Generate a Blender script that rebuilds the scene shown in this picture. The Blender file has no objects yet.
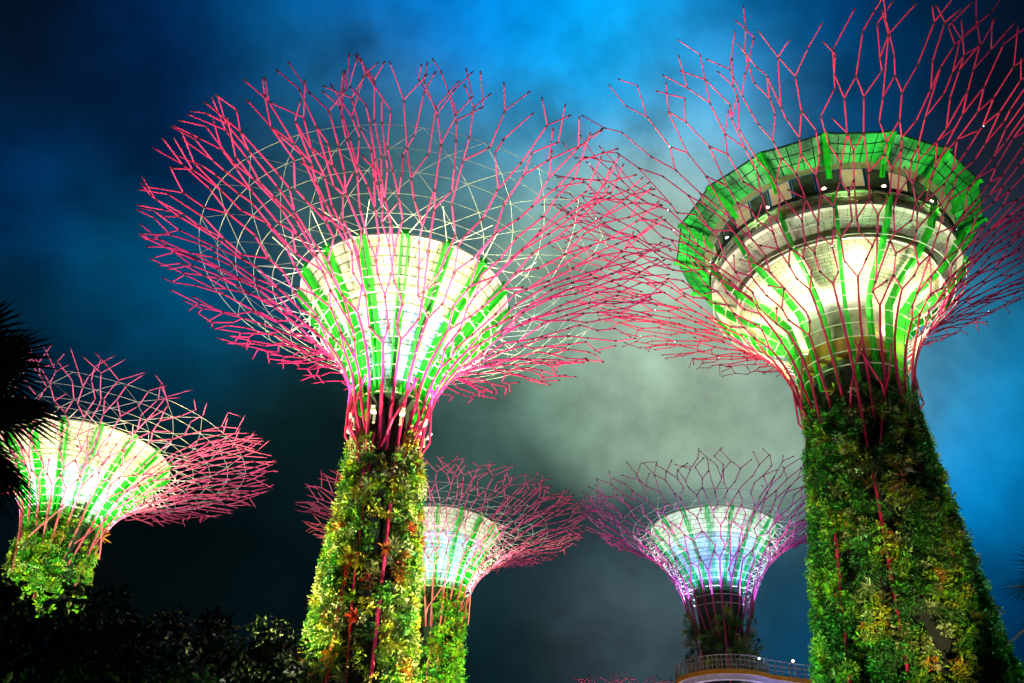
import bpy, bmesh, math, random
from mathutils import Vector, Matrix
R = math.radians
PI = math.pi
sc = bpy.context.scene
col = sc.collection

# ------------------------------------------------------------------ camera
cd = bpy.data.cameras.new('camera'); cam = bpy.data.objects.new('camera', cd); col.objects.link(cam)
cd.sensor_width = 36; cd.lens = 921.8 / 1024 * 36; cd.clip_start = .1; cd.clip_end = 5000
PITCH, ROLL = R(34.304), R(2.4715)
fw = Vector((0, math.cos(PITCH), math.sin(PITCH))); up0 = Vector((0, -math.sin(PITCH), math.cos(PITCH))); rt0 = Vector((1, 0, 0))
rt = rt0 * math.cos(ROLL) + up0 * math.sin(ROLL); up = up0 * math.cos(ROLL) - rt0 * math.sin(ROLL)
M4 = Matrix((rt, up, -fw)).transposed().to_4x4(); M4.translation = (0, 0, 1.6)
cam.matrix_world = M4
sc.camera = cam

# ------------------------------------------------------------------ view
sc.view_settings.view_transform = 'Standard'; sc.view_settings.look = 'None'
sc.view_settings.gamma = 1; sc.view_settings.exposure = 0.0
sc.view_settings.use_curve_mapping = False
sc.cycles.max_bounces = 4; sc.cycles.diffuse_bounces = 2; sc.cycles.glossy_bounces = 1; sc.cycles.transmission_bounces = 2
sc.cycles.use_light_tree = True

# ------------------------------------------------------------------ world: night sky with city-lit cloud
w = bpy.data.worlds.new('World'); sc.world = w; w.use_nodes = True
nt = w.node_tree; nt.nodes.clear(); N = nt.nodes.new; L = nt.links.new
def srgb(c):
    return tuple(((x / 255) / 12.92 if x / 255 <= .04045 else ((x / 255 + .055) / 1.055) ** 2.4) for x in c)
def skycol(c):
    v = srgb(c); m = sum(v) / 3; sat = 1.0 + .22 * (c[2] - c[0]) / 255
    return tuple(max(0, m + (x - m) * sat) * 1.08 for x in v)
def heading(az, el):
    return Vector((math.sin(R(az)) * math.cos(R(el)), math.cos(R(az)) * math.cos(R(el)), math.sin(R(el))))
# cloud and clear patches of the sky: azimuth, elevation (degrees), colour, tightness
SKY = [
 (-39.6, 44.4, (3, 8, 20), 460),
 (-33.2, 43.4, (3, 16, 34), 460),
 (-33.7, 37.3, (0, 42, 84), 460),
 (-32.8, 31.0, (2, 26, 38), 460),
 (-30.2, 48.1, (0, 30, 72), 460),
 (-26.3, 43.3, (0, 24, 60), 460),
 (-28.2, 35.5, (0, 70, 103), 460),
 (-22.6, 48.4, (0, 72, 119), 460),
 (-17.2, 47.8, (0, 101, 153), 460),
 (-10.2, 52.3, (0, 126, 192), 460),
 (-0.6, 53.5, (0, 135, 205), 460),
 (6.2, 50.7, (0, 158, 226), 460),
 (0.7, 48.4, (0, 158, 206), 460),
 (10.6, 48.2, (0, 180, 211), 460),
 (14.9, 52.4, (0, 135, 196), 460),
 (19.8, 50.1, (0, 94, 144), 460),
 (25.3, 50.8, (0, 44, 90), 460),
 (27.9, 46.3, (0, 67, 107), 460),
 (32.3, 47.5, (0, 34, 70), 460),
 (37.0, 47.7, (4, 12, 19), 460),
 (38.1, 43.9, (4, 5, 8), 460),
 (34.4, 41.7, (15, 20, 25), 460),
 (36.3, 38.2, (40, 44, 56), 460),
 (41.0, 46.9, (3, 3, 5), 460),
 (-18.8, 45.1, (36, 82, 100), 460),
 (-10.8, 47.0, (72, 116, 112), 460),
 (-7.8, 45.6, (52, 83, 85), 460),
 (-3.3, 44.1, (72, 106, 103), 460),
 (-14.5, 41.6, (57, 86, 82), 460),
 (3.5, 44.9, (120, 176, 174), 460),
 (6.8, 41.8, (154, 191, 179), 460),
 (11.1, 44.0, (185, 212, 197), 460),
 (15.7, 46.6, (131, 191, 201), 460),
 (9.7, 36.8, (164, 191, 172), 460),
 (3.6, 37.0, (117, 149, 129), 460),
 (6.5, 31.4, (131, 162, 141), 460),
 (13.5, 30.5, (140, 164, 143), 460),
 (18.7, 28.8, (131, 155, 139), 460),
 (0.8, 30.7, (88, 119, 105), 460),
 (-3.4, 28.6, (48, 73, 73), 460),
 (10.3, 33.7, (140, 164, 145), 460),
 (-17.9, 28.8, (12, 37, 38), 460),
 (-20.8, 31.9, (0, 60, 88), 460),
 (-27.4, 31.5, (0, 56, 88), 460),
 (-23.5, 27.6, (2, 33, 40), 460),
 (-12.4, 28.4, (12, 34, 34), 460),
 (-13.7, 24.6, (3, 16, 19), 460),
 (-18.7, 19.2, (2, 8, 10), 460),
 (-22.5, 16.4, (2, 6, 7), 460),
 (-13.6, 17.6, (3, 15, 18), 460),
 (-0.1, 20.4, (9, 30, 38), 460),
 (3.7, 18.7, (5, 27, 40), 460),
 (1.3, 16.4, (9, 27, 30), 460),
 (-1.8, 25.7, (52, 83, 78), 460),
 (3.7, 22.8, (36, 56, 64), 460),
 (7.5, 18.8, (60, 75, 78), 460),
 (8.6, 16.0, (22, 44, 66), 460),
 (6.3, 20.5, (36, 59, 69), 460),
 (3.8, 15.9, (12, 39, 43), 460),
 (17.5, 20.7, (36, 73, 89), 460),
 (17.6, 17.4, (0, 58, 88), 460),
 (9.3, 17.1, (62, 81, 80), 460),
 (29.3, 28.4, (0, 126, 178), 460),
 (31.0, 24.2, (0, 117, 172), 460),
 (30.8, 31.6, (0, 133, 176), 460),
 (32.9, 28.8, (0, 108, 153), 460),
 (29.9, 20.6, (0, 81, 124), 460),
 (29.1, 17.5, (0, 51, 88), 460),
 (27.1, 31.8, (108, 152, 156), 460),
 (29.4, 15.0, (0, 32, 66), 460),
 (12.6, 50.1, (0, 160, 228), 460),
 (8.9, 49.5, (4, 165, 235), 460),
 (17.8, 49.0, (0, 120, 185), 460),
 (3.5, 47.6, (30, 160, 225), 460),
 (15.1, 48.4, (30, 150, 205), 460),
 (-6.1, 51.0, (0, 125, 205), 460),
 (-13.5, 50.7, (0, 100, 175), 460),
 (-3.0, 49.2, (10, 130, 200), 460),
 (-8.7, 49.9, (0, 110, 180), 500),
 (-24.1, 45.7, (0, 34, 74), 460),
 (2.5, 19.3, (20, 39, 41), 700),
 (5.3, 17.6, (76, 87, 89), 700),
 (8.7, 17.6, (84, 94, 96), 700),
 (6.8, 16.5, (48, 70, 87), 700),
 (3.7, 21.1, (17, 36, 41), 700),
 (10.0, 19.3, (31, 59, 73), 700),
 (0, 88, (0, 67, 115), 10),
 (180, 50, (4, 13, 19), 3),
 (75, 30, (0, 40, 70), 14),
 (-75, 30, (2, 12, 18), 14),
 (0, 5, (3, 15, 20), 60),
 (35, 6, (0, 30, 60), 50),
 (-35, 6, (2, 8, 10), 50),
 (180, 5, (3, 10, 11), 4),
]
tc = N('ShaderNodeTexCoord')
nz = N('ShaderNodeTexNoise'); nz.inputs['Scale'].default_value = 3.2; nz.inputs['Detail'].default_value = 4; nz.inputs['Roughness'].default_value = .5
L(tc.outputs['Generated'], nz.inputs['Vector'])
sub = N('ShaderNodeVectorMath'); sub.operation = 'SUBTRACT'; sub.inputs[1].default_value = (.5, .5, .5); L(nz.outputs['Color'], sub.inputs[0])
sca = N('ShaderNodeVectorMath'); sca.operation = 'SCALE'; sca.inputs['Scale'].default_value = .15; L(sub.outputs[0], sca.inputs[0])
add = N('ShaderNodeVectorMath'); add.operation = 'ADD'; L(tc.outputs['Generated'], add.inputs[0]); L(sca.outputs[0], add.inputs[1])
nrm = N('ShaderNodeVectorMath'); nrm.operation = 'NORMALIZE'; L(add.outputs[0], nrm.inputs[0])
accC = accW = None
for az, el, c, k in SKY:
    d = N('ShaderNodeVectorMath'); d.operation = 'DOT_PRODUCT'; L(nrm.outputs[0], d.inputs[0]); d.inputs[1].default_value = heading(az, el)
    m = N('ShaderNodeMath'); m.operation = 'MULTIPLY_ADD'; L(d.outputs['Value'], m.inputs[0]); m.inputs[1].default_value = k; m.inputs[2].default_value = -k
    e = N('ShaderNodeMath'); e.operation = 'EXPONENT'; L(m.outputs[0], e.inputs[0])
    s = N('ShaderNodeVectorMath'); s.operation = 'SCALE'; s.inputs[0].default_value = skycol(c); L(e.outputs[0], s.inputs['Scale'])
    if accC is None: accC, accW = s.outputs[0], e.outputs[0]
    else:
        a = N('ShaderNodeVectorMath'); a.operation = 'ADD'; L(accC, a.inputs[0]); L(s.outputs[0], a.inputs[1]); accC = a.outputs[0]
        b = N('ShaderNodeMath'); b.operation = 'ADD'; L(accW, b.inputs[0]); L(e.outputs[0], b.inputs[1]); accW = b.outputs[0]
inv = N('ShaderNodeMath'); inv.operation = 'DIVIDE'; inv.inputs[0].default_value = 1; L(accW, inv.inputs[1])
nor = N('ShaderNodeVectorMath'); nor.operation = 'SCALE'; L(accC, nor.inputs[0]); L(inv.outputs[0], nor.inputs['Scale'])
n2 = N('ShaderNodeTexNoise'); n2.inputs['Scale'].default_value = 8; n2.inputs['Detail'].default_value = 8; n2.inputs['Roughness'].default_value = .56; n2.inputs['Distortion'].default_value = .12
L(tc.outputs['Generated'], n2.inputs['Vector'])
mr = N('ShaderNodeMapRange'); mr.inputs['From Min'].default_value = .3; mr.inputs['From Max'].default_value = .7; mr.inputs['To Min'].default_value = .52; mr.inputs['To Max'].default_value = 1.55
L(n2.outputs['Fac'], mr.inputs['Value'])
mul = N('ShaderNodeVectorMath'); mul.operation = 'SCALE'; L(nor.outputs[0], mul.inputs[0]); L(mr.outputs[0], mul.inputs['Scale'])
bg = N('ShaderNodeBackground'); L(mul.outputs[0], bg.inputs['Color']); bg.inputs['Strength'].default_value = 1.0
sky = N('ShaderNodeTexSky'); sky.sky_type = 'NISHITA'; sky.sun_disc = False; sky.sun_elevation = R(-4); sky.sun_rotation = R(200)
bg2 = N('ShaderNodeBackground'); L(sky.outputs[0], bg2.inputs['Color']); bg2.inputs['Strength'].default_value = .01
ads = N('ShaderNodeAddShader'); L(bg.outputs[0], ads.inputs[0]); L(bg2.outputs[0], ads.inputs[1])
out = N('ShaderNodeOutputWorld'); L(ads.outputs[0], out.inputs['Surface'])

# ------------------------------------------------------------------ lamps (floodlights of the garden)
def spot(loc, tgt, watts, colr, ang=40, rad=.4, blend=.5):
    l = bpy.data.lights.new('floodlight', 'SPOT'); l.energy = watts; l.color = colr; l.spot_size = R(ang); l.spot_blend = blend; l.shadow_soft_size = rad
    o = bpy.data.objects.new('floodlight', l); col.objects.link(o); o.location = loc
    o.rotation_euler = (Vector(tgt) - Vector(loc)).to_track_quat('-Z', 'Y').to_euler()
    return o
def point(loc, watts, colr, rad=.25):
    l = bpy.data.lights.new('lamp_light', 'POINT'); l.energy = watts; l.color = colr; l.shadow_soft_size = rad
    o = bpy.data.objects.new('lamp_light', l); col.objects.link(o); o.location = loc
    return o

# ------------------------------------------------------------------ materials
def mat(name, c, rough=.5, metal=0, emit=None, es=0, var=.15, vs=3, bump=0, bs=20):
    m = bpy.data.materials.new(name); m.use_nodes = True; t = m.node_tree; b = t.nodes['Principled BSDF']
    b.inputs['Roughness'].default_value = rough; b.inputs['Metallic'].default_value = metal
    g = t.nodes.new('ShaderNodeNewGeometry')
    n = t.nodes.new('ShaderNodeTexNoise'); n.inputs['Scale'].default_value = vs; n.inputs['Detail'].default_value = 4
    t.links.new(g.outputs['Position'], n.inputs['Vector'])
    r_ = t.nodes.new('ShaderNodeMapRange'); r_.inputs['From Min'].default_value = .3; r_.inputs['From Max'].default_value = .7; r_.inputs['To Min'].default_value = 1 - var; r_.inputs['To Max'].default_value = 1 + var
    t.links.new(n.outputs['Fac'], r_.inputs['Value'])
    s = t.nodes.new('ShaderNodeVectorMath'); s.operation = 'SCALE'; s.inputs[0].default_value = c; t.links.new(r_.outputs[0], s.inputs['Scale'])
    t.links.new(s.outputs[0], b.inputs['Base Color'])
    if bump:
        n3 = t.nodes.new('ShaderNodeTexNoise'); n3.inputs['Scale'].default_value = bs; t.links.new(g.outputs['Position'], n3.inputs['Vector'])
        bp = t.nodes.new('ShaderNodeBump'); bp.inputs['Strength'].default_value = bump; bp.inputs['Distance'].default_value = .05
        t.links.new(n3.outputs['Fac'], bp.inputs['Height']); t.links.new(bp.outputs[0], b.inputs['Normal'])
    if emit:
        b.inputs['Emission Color'].default_value = (*emit, 1); b.inputs['Emission Strength'].default_value = es
    return m
def leafmat(name, c):
    m = mat(name, c, .45, var=.45, vs=1.7)
    return m
STEEL = {
 'pink': mat('pink_painted_steel', (.80, .030, .185), .45),
 'rose': mat('rose_painted_steel', (.78, .10, .23), .45),
 'crimson': mat('crimson_painted_steel', (.72, .025, .14), .42),
 'purple': mat('purple_painted_steel', (.50, .03, .22), .42),
}
SLEEVE = mat('dark_joint_sleeve', (.12, .008, .03), .5)
CREAM = mat('cream_cable_steel', (.78, .74, .58), .5)
WIRE = mat('pale_wire', (.42, .45, .35), .5)
GREENFIN = mat('green_light_tinted_fin', (.015, .62, .02), .5)  # green floodlighting of the fins is put into this base colour
CYANFIN = mat('green_fin_of_distant_tree', (.02, .55, .12), .5)  # further fins, their green light likewise held in the colour
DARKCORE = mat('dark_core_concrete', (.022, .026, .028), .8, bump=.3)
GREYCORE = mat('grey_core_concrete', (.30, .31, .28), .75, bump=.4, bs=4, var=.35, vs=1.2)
OCHRE = mat('ochre_ledge', (.55, .30, .03), .6)
OLIVE = mat('olive_ledge', (.26, .24, .12), .6)
CREAMPANEL = mat('cream_panel', (.72, .68, .46), .6, var=.25, vs=1.5)
ROOFGREEN = mat('green_roof_panel', (.015, .42, .05), .45, var=.85, vs=.55, bump=.6, bs=3)
ROOFFRAME = mat('dark_roof_frame', (.01, .05, .015), .5)
BLACK = mat('black_metal', (.01, .01, .012), .5)
GLASS = mat('dim_window_glass', (.10, .11, .10), .15, var=.5, vs=1.0)
LITWIN = mat('lit_window', (.4, .32, .2), .4, emit=(.9, .62, .32), es=.35, var=.5, vs=1.2)
LAMPGLOW = mat('warm_lamp_glow', (1, .9, .7), .5, emit=(1, .72, .40), es=14)
COOLGLOW = mat('cool_lamp_glow', (1, 1, 1), .5, emit=(.6, .85, 1), es=7)
ORANGEGLOW = mat('amber_lamp_glow', (1, .5, .1), .5, emit=(1, .40, .06), es=4)
WHITEMETAL = mat('white_fixture_metal', (.7, .7, .68), .5)
DECKORANGE = mat('orange_deck_edge', (.65, .27, .02), .5)
DECKWHITE = mat('pale_deck_soffit', (.62, .6, .66), .5)
RAILM = mat('rail_steel', (.32, .30, .24), .5, metal=.3)
BARK = mat('bark', (.06, .045, .03), .9, bump=.6)
LEAF = [leafmat('deep_green_leaf', (.03, .13, .02)), leafmat('mid_green_leaf', (.05, .26, .015)), leafmat('lime_leaf', (.22, .42, .015)),
        leafmat('yellow_green_leaf', (.42, .40, .02)), leafmat('olive_leaf', (.20, .22, .06)), leafmat('orange_leaf', (.52, .17, .02)),
        leafmat('red_leaf', (.50, .03, .02)), leafmat('pale_leaf', (.42, .48, .24))]
NIGHTLEAF = [leafmat('night_tree_leaf', (.035, .075, .018)), leafmat('night_tree_leaf_light', (.09, .13, .03))]

def funnel_mat(name, lo, hi, split):
    """panelled funnel: UV u runs round it, v up it; panel joints are thin dark lines, the upper panels are another colour"""
    m = bpy.data.materials.new(name); m.use_nodes = True; t = m.node_tree; b = t.nodes['Principled BSDF']; b.inputs['Roughness'].default_value = .55
    n = t.nodes.new; l = t.links.new
    uv = n('ShaderNodeUVMap'); sp = n('ShaderNodeSeparateXYZ'); l(uv.outputs[0], sp.inputs[0])
    mx = n('ShaderNodeMapRange'); mx.inputs['From Min'].default_value = split - .02; mx.inputs['From Max'].default_value = split + .02; l(sp.outputs['Y'], mx.inputs['Value'])
    mix = n('ShaderNodeMix'); mix.data_type = 'RGBA'; mix.inputs[6].default_value = (*lo, 1); mix.inputs[7].default_value = (*hi, 1); l(mx.outputs[0], mix.inputs[0])
    # panel joints, then scattered blue patches below the colour split
    br = n('ShaderNodeTexBrick'); br.offset = .5; br.inputs['Scale'].default_value = 1; br.inputs['Mortar Size'].default_value = .035
    br.inputs['Brick Width'].default_value = 1.0; br.inputs['Row Height'].default_value = .5; br.inputs['Color1'].default_value = (1, 1, 1, 1); br.inputs['Color2'].default_value = (.86, .86, .82, 1); br.inputs['Mortar'].default_value = (.22, .24, .12, 1)
    vm = n('ShaderNodeVectorMath'); vm.operation = 'MULTIPLY'; vm.inputs[1].default_value = (48, 9, 1); l(uv.outputs[0], vm.inputs[0]); l(vm.outputs[0], br.inputs['Vector'])
    mm = n('ShaderNodeMix'); mm.data_type = 'RGBA'; mm.blend_type = 'MULTIPLY'; mm.inputs[0].default_value = 1; l(mix.outputs[2], mm.inputs[6]); l(br.outputs['Color'], mm.inputs[7])
    vo = n('ShaderNodeTexVoronoi'); vm2 = n('ShaderNodeVectorMath'); vm2.operation = 'MULTIPLY'; vm2.inputs[1].default_value = (70, 16, 1); l(uv.outputs[0], vm2.inputs[0]); l(vm2.outputs[0], vo.inputs['Vector'])
    gt = n('ShaderNodeMath'); gt.operation = 'GREATER_THAN'; gt.inputs[1].default_value = .72; sx = n('ShaderNodeSeparateXYZ'); l(vo.outputs['Color'], sx.inputs[0]); l(sx.outputs[0], gt.inputs[0])
    lt = n('ShaderNodeMath'); lt.operation = 'LESS_THAN'; lt.inputs[1].default_value = split; l(sp.outputs['Y'], lt.inputs[0])
    mu = n('ShaderNodeMath'); mu.operation = 'MULTIPLY'; l(gt.outputs[0], mu.inputs[0]); l(lt.outputs[0], mu.inputs[1])
    mu2 = n('ShaderNodeMath'); mu2.operation = 'MULTIPLY'; l(mu.outputs[0], mu2.inputs[0]); mu2.inputs[1].default_value = .55
    fin = n('ShaderNodeMix'); fin.data_type = 'RGBA'; fin.inputs[7].default_value = (.16, .34, .85, 1); l(mm.outputs[2], fin.inputs[6]); l(mu2.outputs[0], fin.inputs[0])
    l(fin.outputs[2], b.inputs['Base Color'])
    return m
FUNNEL = funnel_mat('panelled_funnel', (.66, .74, .86), (.74, .71, .54), .60)
FUNNELB = funnel_mat('panelled_funnel_blue', (.45, .62, .86), (.66, .74, .58), .72)

# ------------------------------------------------------------------ mesh helpers
class MB:
    def __init__(s): s.v = []; s.f = []; s.m = []; s.uv = None
    def tube(s, pts, rads, n=6, close=False):
        pts = [Vector(p) for p in pts]
        base = len(s.v); k = len(pts); prev = None
        for i, p in enumerate(pts):
            if close: d = pts[(i + 1) % k] - pts[i - 1]
            else: d = pts[min(i + 1, k - 1)] - pts[max(i - 1, 0)]
            if d.length < 1e-9: d = Vector((0, 0, 1))
            d.normalize()
            a = d.cross(Vector((0, 0, 1)) if abs(d.z) < .95 else Vector((1, 0, 0))) if prev is None else prev - d * prev.dot(d)
            if a.length < 1e-6: a = d.orthogonal()
            a.normalize(); b = d.cross(a); prev = a
            r = rads[i] if isinstance(rads, (list, tuple)) else rads
            for j in range(n):
                t = 2 * PI * j / n; s.v.append(p + a * (math.cos(t) * r) + b * (math.sin(t) * r))
        for i in range(k if close else k - 1):
            for j in range(n):
                a0 = base + i * n + j; a1 = base + i * n + (j + 1) % n; b0 = base + ((i + 1) % k) * n + j; b1 = base + ((i + 1) % k) * n + (j + 1) % n
                s.f.append((a0, a1, b1, b0)); s.m.append(0)
        if not close:
            s.f.append(tuple(base + j for j in reversed(range(n)))); s.m.append(0)
            s.f.append(tuple(base + (k - 1) * n + j for j in range(n))); s.m.append(0)
    def box(s, c, x, y, z, mi=0):
        """box from centre and three half-axis vectors"""
        c = Vector(c); b = len(s.v)
        for i in (-1, 1):
            for j in (-1, 1):
                for k in (-1, 1): s.v.append(c + x * i + y * j + z * k)
        for f in ((0, 1, 3, 2), (4, 6, 7, 5), (0, 4, 5, 1), (2, 3, 7, 6), (0, 2, 6, 4), (1, 5, 7, 3)):
            s.f.append(tuple(b + q for q in f)); s.m.append(mi)
    def quad(s, a, b, c, d, mi=0):
        k = len(s.v); s.v += [a, b, c, d]; s.f.append((k, k + 1, k + 2, k + 3)); s.m.append(mi)
    def tri(s, a, b, c, mi=0):
        k = len(s.v); s.v += [a, b, c]; s.f.append((k, k + 1, k + 2)); s.m.append(mi)
    def lathe(s, prof, n=64, o=(0, 0, 0), uv=False, mi=0, a0=0, a1=2 * PI):
        b = len(s.v); o = Vector(o); full = abs(a1 - a0 - 2 * PI) < 1e-6
        if uv and s.uv is None: s.uv = {}
        for r, z in prof:
            for j in range(n + 1):
                t = a0 + (a1 - a0) * j / n; s.v.append(o + Vector((r * math.cos(t), r * math.sin(t), z)))
        k = len(prof)
        for i in range(k - 1):
            for j in range(n):
                q = (b + i * (n + 1) + j, b + i * (n + 1) + j + 1, b + (i + 1) * (n + 1) + j + 1, b + (i + 1) * (n + 1) + j)
                if uv: s.uv[len(s.f)] = [(j / n, i / (k - 1)), ((j + 1) / n, i / (k - 1)), ((j + 1) / n, (i + 1) / (k - 1)), (j / n, (i + 1) / (k - 1))]
                s.f.append(q); s.m.append(mi)
    def build(s, name, mats, parent=None, smooth=False, loc=None):
        me = bpy.data.meshes.new(name); me.from_pydata([tuple(v) for v in s.v], [], s.f)
        mats = mats if isinstance(mats, (list, tuple)) else [mats]
        for m in mats: me.materials.append(m)
        if len(mats) > 1: me.polygons.foreach_set('material_index', s.m)
        if smooth: me.polygons.foreach_set('use_smooth', [True] * len(me.polygons))
        if s.uv:
            l = me.uv_layers.new(name='UVMap')
            for fi, uvs in s.uv.items():
                for li, q in zip(me.polygons[fi].loop_indices, uvs): l.data[li].uv = q
        me.update()
        o = bpy.data.objects.new(name, me); col.objects.link(o)
        if parent: o.parent = parent
        if loc: o.location = loc
        return o
def tag(o, label=None, cat=None, group=None, kind=None):
    for k, v in (('label', label), ('category', cat), ('group', group), ('kind', kind)):
        if v: o[k] = v
    return o
def empty(name, loc, rz=0):
    e = bpy.data.objects.new(name, None); col.objects.link(e); e.location = loc; e.rotation_euler = (0, 0, rz); return e
def P(r, th, z): return Vector((r * math.cos(th), r * math.sin(th), z))
def bez(p, t):
    a, b, c, d = p; u = 1 - t
    return tuple(u ** 3 * a[i] + 3 * u * u * t * b[i] + 3 * u * t * t * c[i] + t ** 3 * d[i] for i in (0, 1))

# ------------------------------------------------------------------ ground
g = MB(); n = 40; S = 1600
for i in range(n + 1):
    for j in range(n + 1):
        g.v.append(Vector((-S + 2 * S * i / n, -S + 2 * S * j / n, 0)))
for i in range(n):
    for j in range(n):
        a = i * (n + 1) + j; g.f.append((a, a + n + 1, a + n + 2, a + 1)); g.m.append(0)
tag(g.build('ground', mat('night_lawn', (.03, .06, .02), .9, var=.4, vs=.6, bump=.5, bs=8)), kind='structure')
pv = MB(); PT = [(-30, -14), (-8, 2), (0, 14), (3, 30), (8, 52), (2, 90)]
for (x0, y0), (x1, y1) in zip(PT, PT[1:]):
    d = Vector((x1 - x0, y1 - y0, 0)).normalized(); s_ = Vector((-d.y, d.x, 0)) * 2.2
    pv.quad(Vector((x0, y0, .02)) + s_, Vector((x0, y0, .02)) - s_, Vector((x1, y1, .02)) - s_, Vector((x1, y1, .02)) + s_)
# path pieces meet end to end along a smooth offset instead of overlapping
pv = MB(); row = []
pts = [Vector((x, y, 0)) for x, y in PT]
for i, p in enumerate(pts):
    d = (pts[min(i + 1, len(pts) - 1)] - pts[max(i - 1, 0)]).normalized(); s_ = Vector((-d.y, d.x, 0)) * 2.2
    row.append((p + s_ + Vector((0, 0, .02)), p - s_ + Vector((0, 0, .02))))
for a, b in zip(row, row[1:]): pv.quad(a[0], a[1], b[1], b[0])
tag(pv.build('path', mat('path_paving', (.2, .19, .17), .8, bump=.3)), kind='structure')

# ------------------------------------------------------------------ supertree
def trunk_r(p, z):
    """outer radius of the planted trunk at height z"""
    zn, rn, rb = p['zn'], p['rn'], p['rb']
    t = max(0, min(1, z / zn)); return rn + (rb - rn) * (1 - t) ** p.get('tp', 1.0)
def surf(p, th, s, lift=0):
    r, z = bez(p['bz'], min(s, 1)); r2, z2 = bez(p['bz'], min(s, 1) + .01) if s < .99 else (r, z)
    if s > 1:
        ra, za = bez(p['bz'], .97); k = (s - 1) / .03; r += (r - ra) * k; z += (z - za) * k
    return P(r, th, z + lift)

def canopy(p, rng):
    """the steel crown: every branch rises out of the trunk, forks, meets its neighbours and ends in free tips; one mesh per branch"""
    N0 = p['N']; rad = p['rad']; nf = p.get('nf', 6); e = p['tip']; st = p['step']; tgt = p['tgt']; pm = p['pm']
    M = [MB() for _ in range(N0)]
    def rj(): return rng.uniform(-1, 1)
    def rr(s): return rad * (.80 - .36 * min(1, s))
    class Nd:
        def __init__(n, th, s, own, lift=0): n.th = th; n.s = s; n.own = own; n.lift = lift; n.p = surf(p, th, s, lift)
    def edge(a, b, k=1):
        m = M[a.own]; m.tube([a.p, b.p], [rr(a.s) * k, rr(b.s) * k * .96], nf)
        d = b.p - a.p
        if d.length > .6:
            d.normalize(); f0 = len(m.f); m.tube([b.p - d * .16, b.p + d * .02], rr(b.s) * k * 1.32, nf)
            for q in range(f0, len(m.f)): m.m[q] = 1
    acts = []
    for k in range(N0):
        th0 = 2 * PI * (k + .5) / N0 + p.get('rot', 0) + rj() * .03
        zb = p.get('rib_z0', 0)
        pts = [P(trunk_r(p, z) - ((.52 if k % p.get('rib_every', 4) == 1 else 1.25) if z < p['zn'] - 1.8 else .12), th0 + (1 - z / p['zn']) * .16 * (1 if k % 2 else -1), z) for z in [zb + (p['zn'] - zb) * q / 8 for q in range(8)]]
        sf = rng.uniform(*p.get('sf', (.14, .32))); t1 = th0 + rj() * .05
        for q in range(6): pts.append(surf(p, th0 + (t1 - th0) * q / 5, sf * q / 5))
        M[k].tube(pts, [rad * 1.05] * 8 + [rad * (1 - .22 * q / 5) for q in range(6)], nf)
        acts.append(Nd(t1, sf, k))
    for rnd in range(9):
        acts.sort(key=lambda n: n.th)
        if min(n.s for n in acts) > .88: break
        new = []; n = len(acts)
        for i in range(n):
            A_, B_ = acts[i], acts[(i + 1) % n]; tb = B_.th + (2 * PI if i == n - 1 else 0); gap = tb - A_.th
            if A_.s > .86 and B_.s > .86:
                continue
            sm = (A_.s + B_.s) / 2; r = bez(p['bz'], min(1, sm))[0]; phys = gap * r
            dense = phys < tgt * 1.15
            merge = rng.random() < (pm if dense else pm * .12) and abs(A_.s - B_.s) < st * 1.6 and A_.s < .86 and B_.s < .86 and phys < tgt * 1.7
            if merge:
                m_ = Nd(A_.th + gap * (.5 + rj() * .12), max(A_.s, B_.s) + st * rng.uniform(.45, .8), rng.choice((A_.own, B_.own)), rj() * .1)
                if rng.random() < .94: edge(A_, m_)
                if rng.random() < .94: edge(B_, m_)
                new.append(m_); A_.go = B_.go = 1
            else:
                lim = p.get('lim', 1.3) / r
                for q, (X, sg) in enumerate(((A_, 1), (B_, -1))):
                    if X.s > .86: continue
                    if phys < tgt * .62 and rng.random() < .62: continue
                    lat = min(gap * rng.uniform(.26, .46) + (gap * .2 if rng.random() < p.get('cross', .2) else 0), lim * rng.uniform(.7, 1.2))
                    m_ = Nd(X.th + sg * lat, X.s + st * rng.uniform(.6, .95), X.own, rj() * .12); edge(X, m_, .94); new.append(m_); X.go = 1
        for X in acts:
            if not hasattr(X, 'go') or X.s > .86:
                if X.s > .86: new.append(X); continue
                m_ = Nd(X.th + rj() * .03, X.s + st * rng.uniform(.6, 1), X.own); edge(X, m_); new.append(m_)
        # roughly radial runs
        acts = []
        for X in new:
            if X.s > .86: acts.append(X); continue
            s3 = min(X.s + st * rng.uniform(.35, 1.25), .95); r = bez(p['bz'], s3)[0]
            Y = Nd(X.th + rj() * .30 / r, s3, X.own, rj() * .15); edge(X, Y); acts.append(Y)
            if rng.random() < .10: edge(X, Nd(X.th + rng.choice((-1, 1)) * .9 / r, X.s + st * .6, X.own, rj() * .2), .85)
    for X in acts:
        r = bez(p['bz'], min(1, X.s))[0]; k2 = rng.random()
        for sg in ((-1, 1) if k2 < .62 else (rng.choice((-1, 1)),)):
            if X.s > e - .02: continue
            s2 = min(X.s + st * rng.uniform(.4, 1.0), e); Y = Nd(X.th + sg * rng.uniform(.35, 1.15) / r, s2, X.own, rj() * .35); edge(X, Y, .92)
            if rng.random() < .35 and s2 < e - .02: edge(Y, Nd(Y.th + rj() * .8 / r, min(s2 + st * .8, e), X.own, rj() * .4), .85)
    return M

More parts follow.
